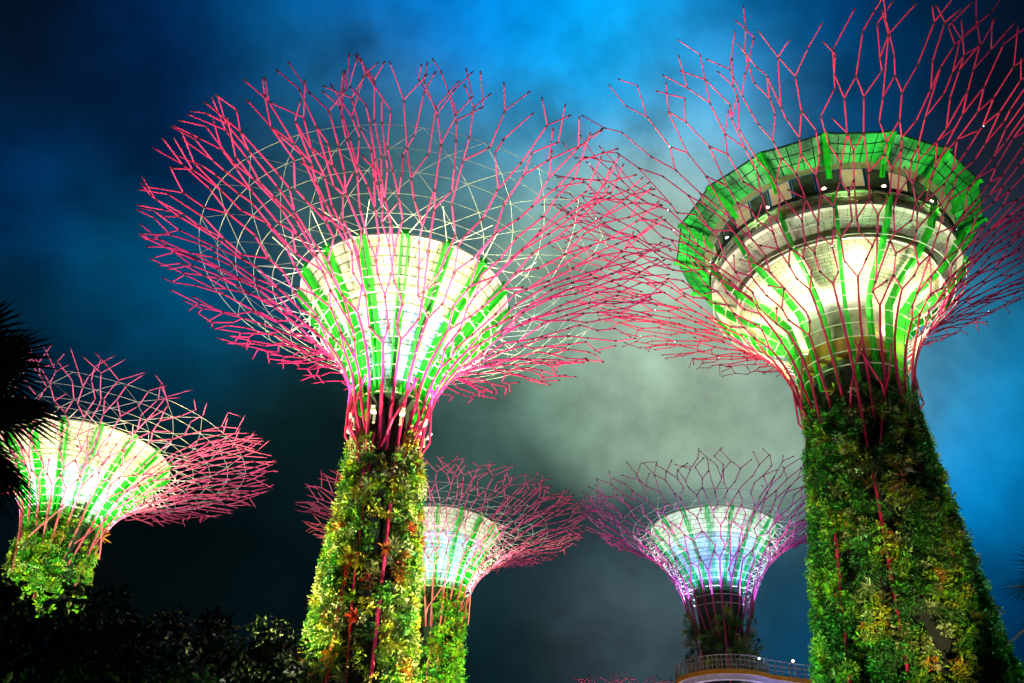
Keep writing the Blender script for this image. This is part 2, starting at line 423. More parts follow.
def leaf(m, rng, c, d, n_, ln, wd, mi):
    """one leaf-sized folded blade from c along d"""
    s_ = d.cross(n_)
    if s_.length < 1e-5: s_ = d.orthogonal()
    s_.normalize(); q = n_ * (ln * .18)
    m.quad(c, c + d * ln * .5 + s_ * wd + q, c + d * ln, c + d * ln * .5 - s_ * wd + q, mi)
def rvec(rng):
    while True:
        v = Vector((rng.uniform(-1, 1), rng.uniform(-1, 1), rng.uniform(-1, 1)))
        if .05 < v.length < 1: return v.normalized()
def rosette(rng, kind, size):
    """fern or bromeliad, growing out along +X"""
    m = MB(); nf = {'fern': 15, 'bromeliad': 18}[kind]
    for i in range(nf):
        a = 2 * PI * i / nf + rng.uniform(-.2, .2); tilt = rng.uniform(.5, 1.25)
        side = Vector((0, math.cos(a), math.sin(a))); ln = size * rng.uniform(.7, 1.15)
        p0 = Vector((0, 0, 0)); d = Vector((math.cos(tilt), 0, 0)) + side * math.sin(tilt)
        k = 4; pts = []
        for q in range(k + 1):
            t = q / k; pts.append(p0 + d * (ln * t) + Vector((.15 * ln, 0, -.35 * ln)) * t * t)
        wd = size * (.10 if kind == 'bromeliad' else .05)
        for q in range(k):
            ax = (pts[q + 1] - pts[q]).normalized(); sd = ax.cross(Vector((1, .2, .1))); sd.normalize()
            w1 = wd * (1 - (q / k) ** 2); w2 = wd * (1 - ((q + 1) / k) ** 2) + .002
            m.quad(pts[q] - sd * w1, pts[q] + sd * w1, pts[q + 1] + sd * w2, pts[q + 1] - sd * w2)
            if kind == 'fern':
                for sg in (-1, 1):
                    c = pts[q] * .5 + pts[q + 1] * .5
                    m.tri(c - ax * .02, c + ax * .05, c + sd * sg * size * .2 * (1 - q / k * .6) + ax * .06)
    return m
def field(p_, th, z, seed):
    """smooth stripe-like pseudo-noise round the trunk"""
    return (math.sin(3 * th + seed + .35 * math.sin(z * .45 + seed)) + .8 * math.sin(7 * th + 2.1 * seed + .9 * math.sin(z * .3)) + .6 * math.sin(z * 1.1 + 5 * th + seed * 3) + .5 * math.sin(z * 2.3 - 9 * th)) / 2.9

def plant_trunk(root, p, rng, seed):
    z0, z1 = p['pz']; x, y = p['loc']
    toward = math.atan2(-y, -x)
    m = MB(); n = p['leaves']; cnt = 0; ls = p.get('ls', 1); nb = p.get('cols', 15)
    while cnt < n:
        th = rng.uniform(0, 2 * PI); z = rng.uniform(z0, z1)
        f = field(p, th, z, seed)
        gap = p.get('gap', -.15)
        if z > z1 - p.get('fray', 1.5) and rng.random() < (z - (z1 - p.get('fray', 1.5))) / p.get('fray', 1.5) * .8 + (.4 if f < .2 else 0): continue
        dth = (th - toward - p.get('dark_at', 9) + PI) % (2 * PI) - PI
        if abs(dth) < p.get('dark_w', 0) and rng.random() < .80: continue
        if f < gap and rng.random() < .9: continue
        # planting grows in upright panels with dark joints between them
        u = (th * nb / (2 * PI)) % 1
        if min(u, 1 - u) < .10 and rng.random() < .85: continue
        mi = p['pal'](rng, f, th - toward, z); o = P(1, th, 0); tgv = P(1, th + PI / 2, 0)
        kind = rng.random(); R_ = rng.uniform(.16, .46) * ls * (1 + .35 * max(0, f))
        c = P(trunk_r(p, z) - p.get('inset', .1) + rng.uniform(-.34, .18), th, z)
        if kind < .50:      # bushy mound of small leaves
            k = int(24 + 90 * R_)
            for q in range(k):
                v = (rvec(rng) + o * .55).normalized(); cc = c + v * R_ * rng.uniform(.45, 1)
                leaf(m, rng, cc, (v + rvec(rng) * .7).normalized(), (o + rvec(rng) * .6).normalized(), ls * rng.uniform(.09, .19), ls * rng.uniform(.025, .05), mi)
        elif kind < .80:    # tuft of long arching blades
            k = int(14 + 26 * R_)
            for q in range(k):
                v = (rvec(rng) * .9 + o * .9 + Vector((0, 0, .25))).normalized(); l_ = R_ * rng.uniform(.7, 1.4); p1 = c + v * l_ * .55; v2 = (v + Vector((0, 0, -.9))).normalized(); sd = v.cross(o + rvec(rng) * .4); sd = sd.normalized() if sd.length > 1e-4 else tgv
                wd = .028 * ls; m.quad(c - sd * wd * .5, c + sd * wd * .5, p1 + sd * wd, p1 - sd * wd, mi); m.tri(p1 - sd * wd, p1 + sd * wd, p1 + v2 * l_ * .5, mi)
        elif kind < .93:    # broad-leaved plant
            k = int(9 + 20 * R_)
            for q in range(k):
                v = (rvec(rng) + o * .8).normalized(); leaf(m, rng, c + v * R_ * .4, (v + Vector((0, 0, -.4))).normalized(), (o + rvec(rng) * .4).normalized(), ls * rng.uniform(.2, .36), ls * rng.uniform(.05, .09), mi)
        else:               # hanging strands
            k = 0
            for s_ in range(rng.randint(2, 5)):
                q0 = c + tgv * rng.uniform(-.2, .2) + o * .15
                for q in range(rng.randint(5, 13)):
                    q1 = q0 + Vector((0, 0, -.11)) + rvec(rng) * .05; leaf(m, rng, q0, (q1 - q0 + rvec(rng) * .12).normalized(), o, .17 * ls, .035 * ls, mi); q0 = q1; k += 1
        cnt += k
    o_ = m.build('foliage', LEAF, root); o_['kind'] = 'stuff'
    # single rosette plants that stand out
    protos = {(kd, c): rosette(random.Random(seed + i), kd, 1.0).build(kd, LEAF[c], root) for i, (kd, c) in enumerate((('fern', 7), ('fern', 2), ('bromeliad', 3), ('bromeliad', 5), ('bromeliad', 6), ('fern', 1)))}
    keys = list(protos); used = set()
    for i in range(p['rosettes']):
        key = rng.choices(keys, p['rw'])[0]
        a = toward + rng.uniform(-1.5, 1.5); z = rng.uniform(z0 + .5, z1 - .3)
        if key in used:
            o2 = protos[key].copy(); col.objects.link(o2); o2.parent = root
        else: o2 = protos[key]; used.add(key)
        o2.location = P(trunk_r(p, z) - p.get('inset', .1) + .18, a, z); o2.rotation_euler = (rng.uniform(-.4, .4), rng.uniform(-.4, .1), a); s = rng.uniform(.35, .7) * p.get('ls', 1); o2.scale = (s, s, s)
    for k_ in keys:
        if k_ not in used: bpy.data.objects.remove(protos[k_])

def supertree(p, label, seed):
    rng = random.Random(seed)
    x, y = p['loc']; root = empty('supertree', (x, y, 0)); tag(root, label, 'supertree', 'supertrees of the garden')
    st = STEEL[p['steel']]; zn, rn, N0 = p['zn'], p['rn'], p['N']
    rc, zc = p['core'] if p.get('core') else (0, 0)
    # trunk
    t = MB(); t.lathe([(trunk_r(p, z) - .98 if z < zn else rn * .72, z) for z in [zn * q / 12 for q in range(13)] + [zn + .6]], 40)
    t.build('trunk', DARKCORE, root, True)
    # branches
    for m in canopy(p, rng): m.build('branch', [st, SLEEVE], root)
    # crossing braces at the neck and down the trunk
    if p.get('braces'):
        for k in range(p['braces']):
            a = 2 * PI * k / p['braces'] + .3; b = a + 2.2 * 2 * PI / N0 * (1 if k % 3 else -1)
            m = MB(); zA, zB = zn - p['bl'] * rng.uniform(.5, 1), zn + (p['bz'][3][1] - zn) * .12
            m.tube([P(trunk_r(p, zA + (zB - zA) * q / 6) + (.14 if zA + (zB - zA) * q / 6 > p['zn'] - 1.8 else -.5) + (max(0, q - 3) * .05), a + (b - a) * q / 6, zA + (zB - zA) * q / 6) for q in range(7)], p['rad'] * .7, 6)
            m.build('diagonal_brace', st, root)
        for k in range(p['braces'] // 3):
            a = 2 * PI * k / (p['braces'] // 3) + .9; b = a + .7 * (1 if k % 2 else -1)
            m = MB(); zA = 3; zB = zn - 2
            m.tube([P(trunk_r(p, zA + (zB - zA) * q / 8) - .58, a + (b - a) * math.sin(q / 8 * PI * .5), zA + (zB - zA) * q / 8) for q in range(9)], p['rad'] * .6, 6)
            m.build('trunk_brace', st, root)
    # cream hoops round the inside of the branches
    nh = p.get('hoops', 9); hr = p.get('hoop_r', .028)
    sc_ = p.get('hoop_s', .62)
    prev = None
    for k in range(nh):
        s = sc_ * (k + .3) / nh; r, z = bez(p['bz'], s); r -= .12 + .0 * k
        m = MB(); m.tube([P(r, 2 * PI * j / 72, z + .05) for j in range(72)], hr, 5, True)
        # short zigzag struts hold the hoop to the one below
        if prev:
            for j in range(N0):
                a = 2 * PI * (j + .5) / N0 + p.get('rot', 0)
                m.tube([P(r, a, z + .05), P(r + .16, a, z + .05)], hr * .9, 4)
        m.build('hoop', CREAM, root); prev = (r, z)
    # inner hoop cage, between core and branches
    if p.get('cage', True) and rc:
        for k in range(5):
            s = sc_ * (.35 + .15 * k); r, z = bez(p['bz'], s); r *= .93; z += .65
            m = MB(); m.tube([P(r, 2 * PI * j / 64, z) for j in range(64)], hr * .8, 4, True)
            for j in range(N0 * 2):
                a = 2 * PI * j / (N0 * 2); m.tube([P(r, a, z), P(r * 1.05 + .30 + rng.uniform(-.12, .12), a + rng.uniform(-.015, .015), z - .45 * rng.uniform(.2, 1.3))], hr * .75, 4)
            m.build('cage_ring', CREAM, root)
    # wire rings and net over the crown
    if p.get('wires'):
        r0, r1, nw = p['wires']; zr = []
        def zat(r):
            lo, hi = 0, 1
            for _ in range(30):
                mid = (lo + hi) / 2
                if bez(p['bz'], mid)[0] < r: lo = mid
                else: hi = mid
            return bez(p['bz'], lo)[1]
        wr = p.get('wr', .02)
        for k in range(nw):
            r = r0 + (r1 - r0) * k / (nw - 1); z = max(zat(r) + .35, (zc + .1) if rc else 0) ; zr.append((r, z))
            m = MB(); m.tube([P(r, 2 * PI * j / 80, z) for j in range(80)], wr, 4, True); m.build('wire_ring', WIRE, root)
        nn = 24; m = MB()
        for k in range(nw - 1):
            for j in range(nn):
                a = 2 * PI * (j + .5 * (k % 2)) / nn
                for sg in (-1, 1): m.tube([P(zr[k][0], a, zr[k][1]), P(zr[k + 1][0], a + sg * PI / nn, zr[k + 1][1])], wr * .8, 3)
        m.build('wire_net', WIRE, root)
        if rc:
            for j in range(p['fins']):
                a = 2 * PI * j / p['fins'] + p.get('frot', 0); m = MB()
                for sg in (-1, 1):
                    rr = rc + (r1 - rc) * .42; m.tube([P(rc - .05, a, zc + .05), P(rr, a + sg * .17, zat(rr) + .3)], .022, 4)
                m.tube([P(rc - .05, a, zc), P(rc + (r1 - rc) * .2, a, zat(rc + (r1 - rc) * .2) - .1)], .025, 4)
                m.build('core_strut', CREAM, root)
    # core funnel
    if rc:
        c0 = p['core0']; K = 14; ex = p.get('cex', 1.5)
        prof = [(c0[0] + (rc - c0[0]) * (q / K) ** ex, c0[1] + (zc - c0[1]) * (q / K)) for q in range(K + 1)]
        m = MB(); m.lathe(prof, 96, uv=True); f = m.build('core_funnel', p.get('funnel', FUNNEL), root, True)
        m = MB(); m.lathe([(rc, zc), (rc + .10, zc + .03), (rc + .10, zc + .16), (rc - .25, zc + .2), (rc - .4, zc - .1)], 96); m.build('funnel_rim', CREAM, f)
        for j in range(p['fins']):
            a = 2 * PI * j / p['fins'] + p.get('frot', 0); m = MB()
            tg = Vector((-math.sin(a), math.cos(a), 0)); rd = Vector((math.cos(a), math.sin(a), 0))
            dep = p.get('fdep', .6); hw = p.get('fw', .17)
            for sg in (-1, 1):
                for q in range(K):
                    (ra, za), (rb_, zb) = prof[q], prof[q + 1]
                    off = tg * sg * (hw * (.7 + .5 * q / K)); th_ = tg * .035
                    A = rd * (ra - .02) + Vector((0, 0, za)) + off; B = rd * (rb_ - .02) + Vector((0, 0, zb)) + off
                    d1, d2 = (dep * (1 - .35 * (q / K)), dep * (1 - .35 * ((q + 1) / K)))
                    nn_ = Vector((rd.x, rd.y, -.6)).normalized()
                    v = [A - th_, A + th_, A + nn_ * d1 + th_, A + nn_ * d1 - th_, B - th_, B + th_, B + nn_ * d2 + th_, B + nn_ * d2 - th_]
                    b = len(m.v); m.v += v
                    for ff in ((0, 4, 5, 1), (1, 5, 6, 2), (2, 6, 7, 3), (3, 7, 4, 0)): m.f.append(tuple(b + i for i in ff)); m.m.append(0)
            top = rd * (rc + .1) + Vector((0, 0, zc + .15)); m.box(top, rd * .16, tg * hw * 1.1, Vector((0, 0, .16)))
            m.build('core_fin', p.get('finm', GREENFIN), root)
    if p.get('leaves'): plant_trunk(root, p, rng, seed)
    return root

def uplights(p, w_neck, c_neck, w_can, c_can, w_hi=0, c_hi=(1, .95, .7), nn=8, nc=5, dist=11):
    """ring of floodlights at the neck that wash the funnel, and floodlights on the lawn that wash the crown"""
    x, y = p['loc']; rc, zc = p.get('core') or (p['bz'][2][0] * .7, p['bz'][2][1]); zn, rn = p['zn'], p['rn']
    for k in range(nn):
        a = 2 * PI * (k + .5) / nn; q = P(rn + .75, a, zn - .4) + Vector((x, y, 0))
        spot(q, P(rc * .8, a, zc) + Vector((x, y, 0)), w_neck, c_neck, 100, .25)
    for k in range(nn if w_hi else 0):  # upper ring added in mid-air to warm the funnel top
        a = 2 * PI * k / nn; q = P(rc + 1.6, a, zn + (zc - zn) * .45) + Vector((x, y, 0))
        spot(q, P(rc * .8, a, zc) + Vector((x, y, 0)), w_hi, c_hi, 110, .3)
    for k in range(nc):
        a = 2 * PI * (k + .25) / nc; q = P(dist, a, .8) + Vector((x, y, 0))
        spot(q, P(p['bz'][3][0] * .45, a, p['bz'][3][1]) + Vector((x, y, 0)), w_can, c_can, 60, .5, .6)

def pal(ws):
    def f(rng, f_, dth, z):
        return rng.choices(range(8), ws)[0]
    return f

# nearest left tree
A = dict(loc=(-6.44, 43.87), zn=26.4, rn=2.08, rb=4.0, tp=1.25, core=(6.0, 33.95), core0=(1.45, 26.9), cex=1.35,
         bz=[(2.08, 26.4), (2.7, 31.3), (8.4, 34.7), (15.7, 36.5)], N=20, rad=.088, step=.095, tgt=.95, pm=.3, tip=1.0, steel='pink', fins=16, frot=.08,
         wires=(6.6, 12.2, 6), braces=10, bl=5, hoops=9, hoop_s=.46, pz=(6, 24.6), leaves=170000, rosettes=80, inset=.50, rib_every=3, rw=(7, 5, 5, 2, 1, 5), dark_at=-.05, dark_w=.36, gap=-.30, fray=2)
def palA(rng, f, d, z):
    d = (d + PI) % (2 * PI) - PI
    q = math.sin(z * 1.7 + d * 6) + math.sin(z * .9 - d * 11) + rng.uniform(-.9, .9)
    if q > 1.75: return rng.choice((5, 5, 6, 3))
    if q > .5: return rng.choice((3, 3, 2, 4, 7))
    if q > -.6: return rng.choice((2, 4, 7, 2))
    return rng.choice((1, 1, 0, 2))
A['pal'] = palA
supertree(A, 'tall pink branched supertree left of centre with white funnel and yellow green planted trunk', 3)
uplights(A, 1700, (.93, .97, 1), 20000, (1, .86, .92), 620, (1, .97, .80))
x, y = A['loc']
spot((x - 17, y - 1, .8), (x - 2, y, 18), 190000, (.95, 1, .36), 42)
spot((x + 16, y - .5, .8), (x + 2, y, 19), 165000, (1, .97, .36), 42)
spot((x + 1, y + 16, .8), (x, y, 19), 9000, (.6, 1, .4), 42)
spot((x - 3, y - 20, .8), (x, y, 15), 9000, (.85, 1, .75), 34)
# the neck's white floodlight housings
ra = [o for o in col.objects if o.name == 'supertree'][0]
for k in range(9):
    a = 2 * PI * k / 9 + .25; m = MB(); rd = P(1, a, 0); tg = P(1, a + PI / 2, 0)
    m.box(P(2.2, a, 25.35), rd * .11 + Vector((0, 0, .05)), tg * .13, Vector((0, 0, .07)))
    m.box(P(2.0, a, 25.0), rd * .05, tg * .06, Vector((0, 0, .24)))
    m.tube([P(2.22, a, 25.45), P(2.3, a, 25.62)], [.08, .11], 8)
    m.build('floodlight_housing', WHITEMETAL, ra)

# right tree with the observation deck
B = dict(loc=(21.61, 48.96), zn=32.0, rn=3.45, rb=7.0, tp=1.15, bz=[(3.45, 32), (4.3, 38.2), (10.3, 41.9), (20.0, 46.1)], N=24, rad=.085, step=.066,
         tgt=1.15, pm=.8, lim=2.0, cross=.1, tip=1.0, steel='crimson', wild=.22, braces=12, bl=6, hoops=11, hoop_s=.52, hoop_r=.033, pz=(8, 31.6), leaves=260000, rosettes=60, inset=.52, rib_every=3, rw=(3, 6, 2, .5, .1, 6), gap=-.42, ls=1.05, fray=2.6, cage=True)
def palB(rng, f, d, z):
    d = (d + PI) % (2 * PI) - PI
    q = math.sin(z * 1.3 + d * 5) + math.sin(z * .7 - d * 8) + rng.uniform(-1.1, 1.1)
    if -.5 < d < .55:  # yellower leaves here, the near side's warm light put into leaf colour
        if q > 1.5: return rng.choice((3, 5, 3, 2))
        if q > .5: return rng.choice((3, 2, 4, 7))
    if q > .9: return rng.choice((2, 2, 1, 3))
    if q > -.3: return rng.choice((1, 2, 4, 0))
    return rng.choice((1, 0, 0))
B['pal'] = palB
rB = supertree(B, 'tallest supertree at the right with round viewing deck under a green scalloped roof', 11)
def ring(name, prof, m_, parent=rB, n=96, sm=False, uv=False):
    m = MB(); m.lathe(prof, n, uv=uv); return m.build(name, m_, parent, sm)
lr = random.Random(5)
for q in range(40):
    th = lr.uniform(0, 2 * PI); sv = lr.uniform(.5, .97); c = surf(B, th, sv)
    best = None
    for br in [o for o in rB.children if o.name.startswith('branch')][q % 24:q % 24 + 1]:
        vs = br.data.vertices; best = vs[lr.randrange(len(vs) // 3, len(vs))].co.copy()
    m = MB(); m.lathe([(0, -.045), (.045, 0), (0, .045)], 6, best); m.build('joint_lamp', COOLGLOW, rB)
ring('core_column', [(2.35, 30.5), (2.35, 33.4)], GREYCORE, sm=True)
ring('ochre_ledge', [(2.36, 33.4), (2.95, 33.55), (2.95, 34.5), (2.36, 34.6)], OCHRE)
ring('upper_column', [(2.3, 34.6), (2.3, 37.3), (2.7, 37.45)], GREYCORE, sm=True)
FB = funnel_mat('deck_bowl_panels', (.74, .72, .50), (.74, .72, .50), -1)
bowl = ring('deck_bowl', [(2.7, 37.45), (3.4, 37.75), (4.2, 38.15), (5.0, 38.62), (5.7, 39.1), (6.15, 39.5)], FB, sm=True, uv=True)
ring('olive_ledge', [(6.15, 39.5), (6.42, 39.52), (6.5, 40.15), (6.3, 40.16)], OLIVE)
ring('ledge_rim', [(6.38, 39.40), (6.54, 39.40), (6.54, 39.54), (6.38, 39.56)], CREAM)
ring('upper_bowl', [(6.3, 40.16), (6.9, 40.36), (7.5, 40.6), (7.75, 40.72)], FB, sm=True, uv=True)
dk = ring('deck_slab', [(7.75, 40.72), (8.05, 40.72), (8.08, 40.98), (7.7, 41.0), (2, 41.0)], CREAM)
# balustrade: mesh of uprights and rails
for zz in (41.15, 41.5, 41.85):
    m = MB(); m.tube([P(8.0, 2 * PI * j / 96, zz) for j in range(96)], .028, 4, True); m.build('deck_rail', CREAM, rB)
for j in range(48):
    a = 2 * PI * j / 48; m = MB(); m.tube([P(8.0, a, 40.98), P(8.02, a, 41.95)], .035, 4); m.tube([P(8.0, a, 41.0), P(8.0, a + 2 * PI / 48, 41.85)], .018, 3); m.tube([P(8.0, a + 2 * PI / 48, 41.0), P(8.0, a, 41.85)], .018, 3); m.build('deck_baluster', CREAM, rB)
ring('deck_handrail', [(8.0, 41.95), (8.16, 41.95), (8.16, 42.12), (8.0, 42.12), (8.0, 41.95)], BLACK)
ring('green_light_band', [(7.96, 41.80), (7.98, 41.94)], GREENFIN)
wl = ring('deck_wall', [(7.45, 41.0), (7.45, 42.1)], OLIVE)
for j in range(32):
    a0 = 2 * PI * j / 32; m = MB(); m.lathe([(7.5, 42.1), (7.72, 44.0)], 4, a0=a0 + .012, a1=a0 + 2 * PI / 32 - .012)
    wdw = m.build('deck_window', LITWIN if j % 5 in (0, 3) else GLASS, rB)
    m = MB(); m.tube([P(7.52, a0, 42.1), P(7.74, a0, 44.0)], .05, 4); m.build('mullion', BLACK, wdw)
ring('window_sill', [(7.45, 42.08), (7.66, 42.08), (7.66, 42.2), (7.5, 42.2)], CREAM)
ring('roof_soffit_rim', [(7.78, 44.0), (8.3, 44.0), (8.34, 44.1), (7.8, 44.12)], OLIVE)
# scalloped green roof, one curved shell between two fins
NS = 16
for j in range(NS):
    a0 = 2 * PI * j / NS + .1; m = MB(); q = 10; rows = 6
    grid = []
    for i in range(rows + 1):
        t = i / rows; rw = []
        for k in range(q + 1):
            u = k / q; cusp = (abs(2 * u - 1)) ** 2.2
            rr = 8.35 + (1.7 + .20 * cusp) * t; zz = 43.95 + .70 * t + .10 * cusp * t * t + .22 * math.sin(PI * t) - .30 * math.sin(PI * u) * math.sin(PI * t)
            rw.append(P(rr, a0 + 2 * PI / NS * u, zz))
        grid.append(rw)
    b = len(m.v)
    for rw in grid: m.v += rw
    for i in range(rows):
        for k in range(q): m.f.append((b + i * (q + 1) + k, b + i * (q + 1) + k + 1, b + (i + 1) * (q + 1) + k + 1, b + (i + 1) * (q + 1) + k)); m.m.append(0)
    # upper skin so the roof has thickness
    b = len(m.v)
    for rw in grid: m.v += [v + Vector((0, 0, .14)) for v in rw]
    for i in range(rows):
        for k in range(q): m.f.append((b + i * (q + 1) + k, b + (i + 1) * (q + 1) + k, b + (i + 1) * (q + 1) + k + 1, b + i * (q + 1) + k + 1)); m.m.append(0)
    rp = m.build('roof_petal', ROOFGREEN, rB)
    m = MB(); m.tube([v + Vector((0, 0, .07)) for v in grid[-1]], .085, 5)
    for i in (2, 4): m.tube([v + Vector((0, 0, -.02)) for v in grid[i]], .03, 4)
    for k in (2, 4, 6, 8): m.tube([grid[i][k] + Vector((0, 0, -.02)) for i in range(rows + 1)], .025, 4)
    m.build('petal_frame', ROOFFRAME, rp)
    # roof fin with a curled horn
    m = MB(); a = a0; tg = P(1, a + PI / 2, 0)
    for sg in (-1, 1):
        pp = [(8.2, 42.9), (8.7, 43.6), (9.6, 44.15), (10.05, 44.45), (10.35, 44.62), (10.5, 44.5)]
        for (r1, z1), (r2, z2) in zip(pp, pp[1:]):
            m.tube([P(r1, a, z1) + tg * sg * .09, P(r2, a, z2) + tg * sg * .09], [.11, .09], 4)
    m.build('roof_fin', GREENFIN, rB)
# green fins that climb the funnel in front of the bowl
for j in range(16):
    a = 2 * PI * j / 16 + .1; rd = P(1, a, 0); tg = P(1, a + PI / 2, 0)
    path = [(2.85, 31.4), (3.15, 34.2), (3.7, 36.7), (4.9, 37.95), (6.6, 39.0), (7.75, 40.1), (8.4, 41.3)]
    m = MB()
    for (r1, z1), (r2, z2) in zip(path, path[1:]):
        A1, B1 = rd * r1 + Vector((0, 0, z1)), rd * r2 + Vector((0, 0, z2)); ax = (B1 - A1); nn_ = Vector((rd.x, rd.y, -.5)).normalized()
        m.box((A1 + B1) / 2 + nn_ * .05, ax * .5, tg * .10, nn_ * .24)
    m.build('core_fin', GREENFIN, rB)
for j in range(14):
    a = 2 * PI * j / 14 + .33; m = MB(); m.lathe([(0, -.13), (.13, 0), (0, .13)], 8, P(8.05, a, 42.3)); m.build('deck_lamp', COOLGLOW if j % 5 == 2 else LAMPGLOW, rB)
for a, z, r in ((4.05, 41.3, 7.6), (4.6, 41.35, 7.6), (3.5, 41.3, 7.6)):
    m = MB(); m.lathe([(0, -.12), (.12, 0), (0, .12)], 8, P(r, a, z)); m.build('amber_lamp', ORANGEGLOW, rB)
x, y = B['loc']
for k in range(9):
    a = 2 * PI * (k + .5) / 9
    spot(P(3.3, a, 35.2) + Vector((x, y, 0)), P(5.6, a, 40) + Vector((x, y, 0)), 800, (1, .96, .72), 115, .25)
    spot(P(9.0, a, 40.6) + Vector((x, y, 0)), P(9.0, a, 45) + Vector((x, y, 0)), 330, (.55, 1, .4), 120, .25)
for k in range(10):  # ring added between bowl and branches to warm and brighten the bowl
    a = 2 * PI * (k + .3) / 10; point(P(5.7, a, 37.9) + Vector((x, y, 0)), 210, (1, .93, .66), .15)
for k in range(5):
    a = 2 * PI * (k + .2) / 5; point(P(3.3, a, 34.9) + Vector((x, y, 0)), 150, (1, .60, .12), .1)
for k in range(6):
    a = 2 * PI * (k + .25) / 6
    spot(P(13, a, .8) + Vector((x, y, 0)), P(8, a, 44) + Vector((x, y, 0)), 7000, (1, .80, .95), 44, .5, .6)
spot((x - 19, y + 1, .8), (x - 3, y, 20), 50000, (.40, 1, .36), 44)
spot((x + 17, y + 3, .8), (x + 3, y, 20), 34000, (.25, 1, .60), 44)
spot((x - 4, y - 20, .8), (x - .6, y, 22), 27000, (1, .90, .38), 18)
spot((x, y + 18, .8), (x, y, 22), 7000, (.3, .9, .7), 40)

# distant tree with the skyway
C = dict(loc=(18.28, 75.68), zn=27.5, rn=2.65, rb=3.3, core=(5.25, 33.9), core0=(1.75, 28.2), cex=1.3, bz=[(2.65, 26.6), (3.3, 31.2), (6.9, 33.9), (11.9, 35.9)], N=24, rad=.082, step=.085,
         tgt=1.1, pm=.8, lim=1.6, cross=.1, tip=1.0, steel='purple', wild=.25, fins=16, fdep=.25, fw=.10, hoop_r=.026, hoops=10, hoop_s=.5, wires=(5.8, 8.0, 3), braces=0, pz=(10, 26.6), leaves=26000, rosettes=20, rw=(6, 2, 1, 0, 1, 2), gap=.1,
         funnel=FUNNELB, finm=CYANFIN, pal=pal((5, 2, .3, 0, 2, 0, .3, 4)), nf=5, fray=1, ls=1.1, frot=.1)
supertree(C, 'purple branched supertree circled by the elevated walkway with blue white funnel', 23)
uplights(C, 1300, (.42, .62, 1), 2600, (.85, .45, 1), 600, (.80, 1, .85))
x, y = C['loc']
spot((x + 15, y - 6, .8), (x + 5, y, 31), 16000, (.25, .35, 1), 40)
spot((x - 3, y - 15, .8), (x, y, 24), 1500, (.7, .85, 1), 30)
# left tree
D = dict(loc=(-28.39, 56.52), zn=24.0, rn=2.5, rb=2.9, core=(5.37, 29.0), core0=(1.95, 24.2), cex=1.25, bz=[(2.5, 24), (3.1, 27.0), (7.0, 28.9), (12.6, 29.9)], N=22, rad=.07, step=.10,
         tgt=.95, pm=.3, tip=1.0, steel='rose', fins=16, fdep=.45, fw=.15, hoop_r=.03, frot=.12, wires=(5.9, 10.4, 5), braces=6, bl=3, hoops=8, hoop_s=.46, pz=(10, 25), leaves=75000, rosettes=50, inset=.42, rw=(2, 6, 3, 1, .3, 6), gap=.0,
         pal=pal((2, 5, 4, 2, .5, .3, 0, .5)), fray=3)
supertree(D, 'supertree at the far left with yellow topped funnel behind dark palm fronds', 37)
uplights(D, 900, (.78, .90, 1), 13000, (1, .80, .84), 520, (1, .95, .5))
x, y = D['loc']
spot((x + 13, y - 12, .8), (x + 1, y, 22.5), 80000, (.5, 1, .25), 24)
spot((x - 8, y - 14, .8), (x - 1, y, 22.5), 45000, (.6, 1, .25), 24)
# middle distant tree
Et = dict(loc=(-5.3, 73.44), zn=26.2, rn=2.66, rb=2.9, core=(4.75, 32.0), core0=(2.0, 26.6), cex=1.2, bz=[(2.66, 26.2), (3.3, 29.4), (7.0, 31.7), (12.3, 32.9)], N=22, rad=.07, step=.10,
          tgt=1.0, pm=.3, tip=1.0, steel='rose', fins=16, fdep=.35, fw=.12, hoop_r=.028, frot=.0, funnel=FUNNELB, wires=(5.3, 9.0, 4), braces=6, bl=3, hoops=8, hoop_s=.46, pz=(10, 27.2), leaves=75000, rosettes=50, inset=.42, rw=(2, 6, 3, 1, .3, 6), gap=-.1, ls=1.15,
          pal=pal((2, 5, 5, 3, .5, .6, .3, .5)), nf=5, fray=2)
supertree(Et, 'smaller pink supertree standing behind the trunk of the tall pink one', 41)
uplights(Et, 850, (.58, .80, 1), 9000, (1, .78, .84), 450, (1, .98, .8))
x, y = Et['loc']
spot((x + 12, y - 14, .8), (x + 1, y, 21), 120000, (.55, 1, .2), 30)
spot((x - 10, y - 14, .8), (x - 1, y, 21), 70000, (.6, 1, .3), 30)
# small far tree whose crown just shows above the bottom edge
Ft = dict(loc=(12.7, 98.0), zn=18.5, rn=2.0, rb=2.4, core=(3.6, 23.2), core0=(1.4, 18.8), bz=[(2.0, 18.5), (2.5, 22), (4.4, 24), (7.6, 25.3)], N=20, rad=.085, step=.14,
          tgt=1.1, pm=.3, tip=1.0, steel='rose', fins=12, hoops=5, wires=None, braces=0, pz=(2, 18.5), leaves=5000, rosettes=6, rw=(2, 6, 3, 1, .3, 6), pal=pal((2, 5, 4, 2, .5, .3, 0, .5)), nf=4, cage=False, ls=1.4)
supertree(Ft, 'small far supertree with only its pale pink crown tips showing at the bottom edge', 53)
uplights(Ft, 150, (.9, .95, 1), 5000, (1, .85, .9), nn=5, nc=4, dist=8)

